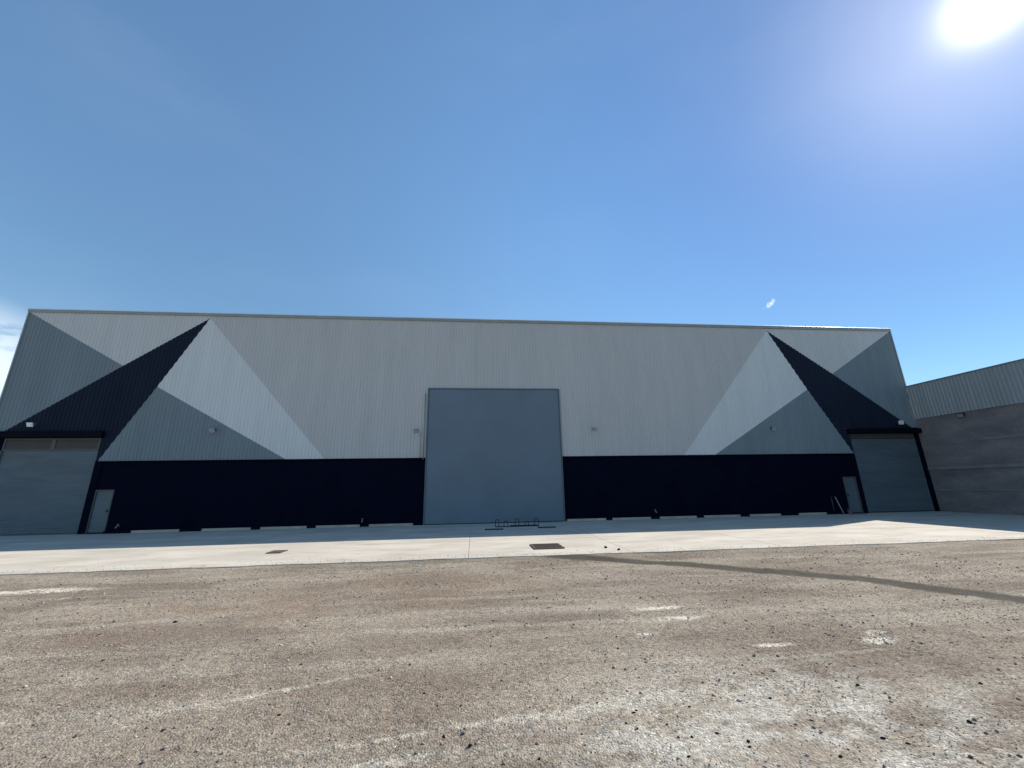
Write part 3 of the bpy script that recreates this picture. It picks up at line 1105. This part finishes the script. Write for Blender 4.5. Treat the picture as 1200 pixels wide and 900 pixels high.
# ------------------------------------------------------------------ small taps on the dark wall
def wall_tap(x, z, label):
    r = empty('wall_tap', (x, D + 0.03, z), label, 'tap', 'taps low on the dark base wall')
    bm = bmesh.new()
    tube(bm, [(0, 0, 0.06), (0, -0.16, 0.06), (0, -0.20, 0.03), (0, -0.20, -0.03)], 0.022, 8)
    finish('spout', bm, MAT['pale_post'], r, smooth=True)
    bm = bmesh.new()
    tube(bm, [(0, -0.11, 0.07), (0, -0.11, 0.14)], 0.012, 6)
    tube(bm, [(-0.05, -0.11, 0.145), (0.05, -0.11, 0.145)], 0.012, 6)
    finish('valve_handle', bm, MAT['pale_post'], r, smooth=True)
    boxes('wall_plate', [(-0.04, 0.04, -0.03, -0.002, 0.02, 0.10)], MAT['lampd'], r, 0.003)


wall_tap(-17.03, 0.26, 'small pale tap on the dark wall beside the narrow left door')
wall_tap(-5.63, 0.24, 'small dull tap low on the dark wall left of the middle door')
wall_tap(9.91, 0.34, 'small dull tap low on the dark wall right of the middle door')

# leaning pole, darker post and reddish object by the right-hand side door
p = empty('leaning_pole', (20.83, D - 0.35, 0), 'thin pale pole leaning on the dark wall near the right side door', 'pole')
bm = bmesh.new()
tube(bm, [(0, 0, 0.02), (-0.02, 0.16, 0.5), (-0.04, 0.30, 0.95)], 0.024, 8)
finish('shaft', bm, MAT['pale_post'], p, smooth=True)
bm = bmesh.new()
tube(bm, [(0, 0, 0.0), (0, 0.006, 0.05)], 0.033, 8)
finish('foot', bm, MAT['lampd'], p, smooth=True)
bm = bmesh.new()
tube(bm, [(0, 0, 0), (0, 0, 0.93)], 0.026, 8)
q = finish('dark_pipe', bm, mat('dark_pipe_paint', (0.04, 0.045, 0.06), 0.5), None, smooth=True)
q.location = (20.55, D - 0.05, 0.02)
tag(q, 'dark upright pipe on the wall just left of the leaning pale pole', 'pipe')
bk = empty('bucket', (21.16, D - 0.42, 0), 'small dull red bucket beside the foot of the pale pole', 'bucket')
bm = bmesh.new()
prev = None
for rad, z in ((0.085, 0.005), (0.10, 0.11), (0.112, 0.22), (0.12, 0.225), (0.12, 0.24), (0.105, 0.24), (0.08, 0.03)):
    ring = [bm.verts.new((rad * math.cos(k * math.pi / 8), rad * math.sin(k * math.pi / 8), z)) for k in range(16)]
    if prev:
        for k in range(16):
            bm.faces.new((prev[k], prev[(k + 1) % 16], ring[(k + 1) % 16], ring[k]))
    else:
        bm.faces.new(ring[::-1])
    prev = ring
bm.faces.new(prev)
finish('pail', bm, MAT['red'], bk, smooth=True)
bm = bmesh.new()
tube(bm, [(0.12 * math.cos(k * math.pi / 8), 0.03, 0.23 + 0.09 * math.sin(k * math.pi / 8)) for k in range(9)], 0.005, 5)
finish('handle', bm, MAT['pale_post'], bk, smooth=True)
o = boxes('timber_plank', [(21.2, 22.1, D - 0.50, D - 0.36, 0.004, 0.05)], mat('old_timber', (0.15, 0.11, 0.12), 0.9, var=0.2, scale=6), None, 0.004)
tag(o, 'dull reddish plank lying in front of the right side door', 'plank')

# ------------------------------------------------------------------ bicycle rack and steel plates
rack = empty('bicycle_rack', (2.05, 19.45, 0), 'low dark steel bicycle rack with hoops before the middle door', 'bicycle rack')
boxes('base_rail', [(-1.03, 1.06, -0.04, 0.04, 0.0, 0.04)], MAT['steel'], rack, 0.005)
boxes('base_rail', [(-0.30, 1.02, 0.34, 0.40, 0.0, 0.045)], MAT['steel'], rack, 0.005)
for x0, x1, h in ((-1.02, -0.86, 0.34), (-0.62, -0.44, 0.27), (-0.08, 0.09, 0.37), (0.40, 0.56, 0.22), (0.84, 1.02, 0.36)):
    bm = bmesh.new()
    xm, rd = (x0 + x1) / 2, (x1 - x0) / 2
    pts = [(x0, 0, 0.04), (x0, 0, h - rd)] + [(xm - rd * math.cos(a_), 0, h - rd + rd * math.sin(a_)) for a_ in [math.pi * k / 8 for k in range(1, 8)]] + [(x1, 0, h - rd), (x1, 0, 0.04)]
    tube(bm, pts, 0.017, 6)
    finish('hoop', bm, MAT['steel'], rack, smooth=True)


def plate(x0, x1, y, label):
    r = empty('steel_plate', ((x0 + x1) / 2, y, 0.004), label, 'steel plate', 'steel plates by the bicycle rack')
    w = (x1 - x0) / 2
    boxes('plate', [(-w, w, -0.12, 0.12, 0.0, 0.035)], MAT['steel'], r, 0.006)
    for k in (-0.8, 0.8):
        bm = bmesh.new()
        tube(bm, [(k * w, 0, 0.03), (k * w, 0, 0.048)], 0.02, 6)
        finish('bolt', bm, MAT['lampd'], r)


plate(0.50, 1.32, 18.34, 'flat dark steel plate lying left of the bicycle rack')
plate(2.92, 3.72, 18.60, 'flat dark steel plate lying right of the bicycle rack')


# ------------------------------------------------------------------ drain grates in the apron
def grate(cx, cy, w, d, label, slats):
    r = empty('drain_grate', (cx, cy, 0.004), label, 'drain', 'drain grates set in the concrete')
    fr = 0.05
    boxes('frame', [(-w / 2, w / 2, -d / 2, -d / 2 + fr, 0, 0.022), (-w / 2, w / 2, d / 2 - fr, d / 2, 0, 0.022),
                    (-w / 2, -w / 2 + fr, -d / 2 + fr, d / 2 - fr, 0, 0.022), (w / 2 - fr, w / 2, -d / 2 + fr, d / 2 - fr, 0, 0.022)], MAT['grate'], r)
    boxes('pit', [(-w / 2 + fr, w / 2 - fr, -d / 2 + fr, d / 2 - fr, 0.0, 0.004)], MAT['pit'], r)
    first_b = None
    for k in range(slats):
        x = -w / 2 + fr + (w - 2 * fr) * (k + 0.5) / slats
        if first_b is None:
            first_b = boxes('bar', [(-0.011, 0.011, -d / 2 + fr, d / 2 - fr, 0.005, 0.02)], MAT['grate'], r)
            b_ = first_b
        else:
            b_ = first_b.copy()
            COL.objects.link(b_)
        b_.location.x = x
    return r


grate(2.27, 12.86, 0.93, 1.0, 'larger rusty drain grate in the sunlit concrete before the middle door', 16)
grate(-6.0, 13.52, 0.42, 0.5, 'smaller rusty drain grate in the sunlit concrete on the left', 7)

# ------------------------------------------------------------------ lower wing on the right
wg = empty('wing_building', (0, 0, 0), 'lower building at right with ribbed metal above rough plaster wall', 'building')
WZ, WM = 7.53, 5.46
YE = -8.0
boxes('plaster_wall', [(XR + 0.002, XR + 0.3, YE, D + 0.2, GZ, WM + 0.05)], MAT['wingw'], wg)


def side(u, z, d):
    return (XR - 0.045 - d, u, z)


corrugated('cladding', [[(YE, WM), (D - 0.13, WM), (D - 0.13, WZ), (YE, WZ)]], side, MAT['wingm'], wg)
boxes('roof_cap', [(XR - 0.12, XR + 0.3, YE, D - 0.12, WZ, WZ + 0.05)], MAT['cap'], wg, 0.008)
boxes('backing_wall', [(XR - 0.03, XR + 0.28, YE, D - 0.13, WM + 0.06, WZ - 0.003)], MAT['roof'], wg)
boxes('tie_beam', [(XR - 0.06, XR, YE, D - 0.02, 2.36, 2.54)], MAT['beam'], wg, 0.01)
boxes('tie_beam', [(XR - 0.03, XR, YE, D - 0.02, 1.18, 1.26)], MAT['beam'], wg, 0.006)
boxes('tie_beam', [(XR - 0.025, XR, 14.2, 18.9, 3.82, 3.98)], MAT['beam'], wg, 0.006)
bm = bmesh.new()
v = [bm.verts.new(p_) for p_ in ((XR + 0.3, YE, WZ - 0.1), (XR + 14, YE, WZ + 0.3), (XR + 14, D + 0.2, WZ + 0.3), (XR + 0.3, D + 0.2, WZ - 0.1))]
bm.faces.new(v)
finish('roof', bm, MAT['roof'], wg)
boxes('back_wall', [(XR + 13.7, XR + 14, YE, D + 0.2, GZ, WZ + 0.25)], MAT['wingw'], wg)
boxes('end_wall', [(XR + 0.3, XR + 13.7, YE, YE + 0.3, GZ, WZ - 0.12)], MAT['wingw'], wg)
r = wall_lamp(0, 0, MAT['lampd'], MAT['lens'], 'dark floodlight on the lower wing under its metal sheets', 1.1)
r.location = (XR - 0.03, 19.1, WM - 0.13)
r.rotation_euler = (0, 0, -math.pi / 2)
r['group'] = 'floodlights on the wing'
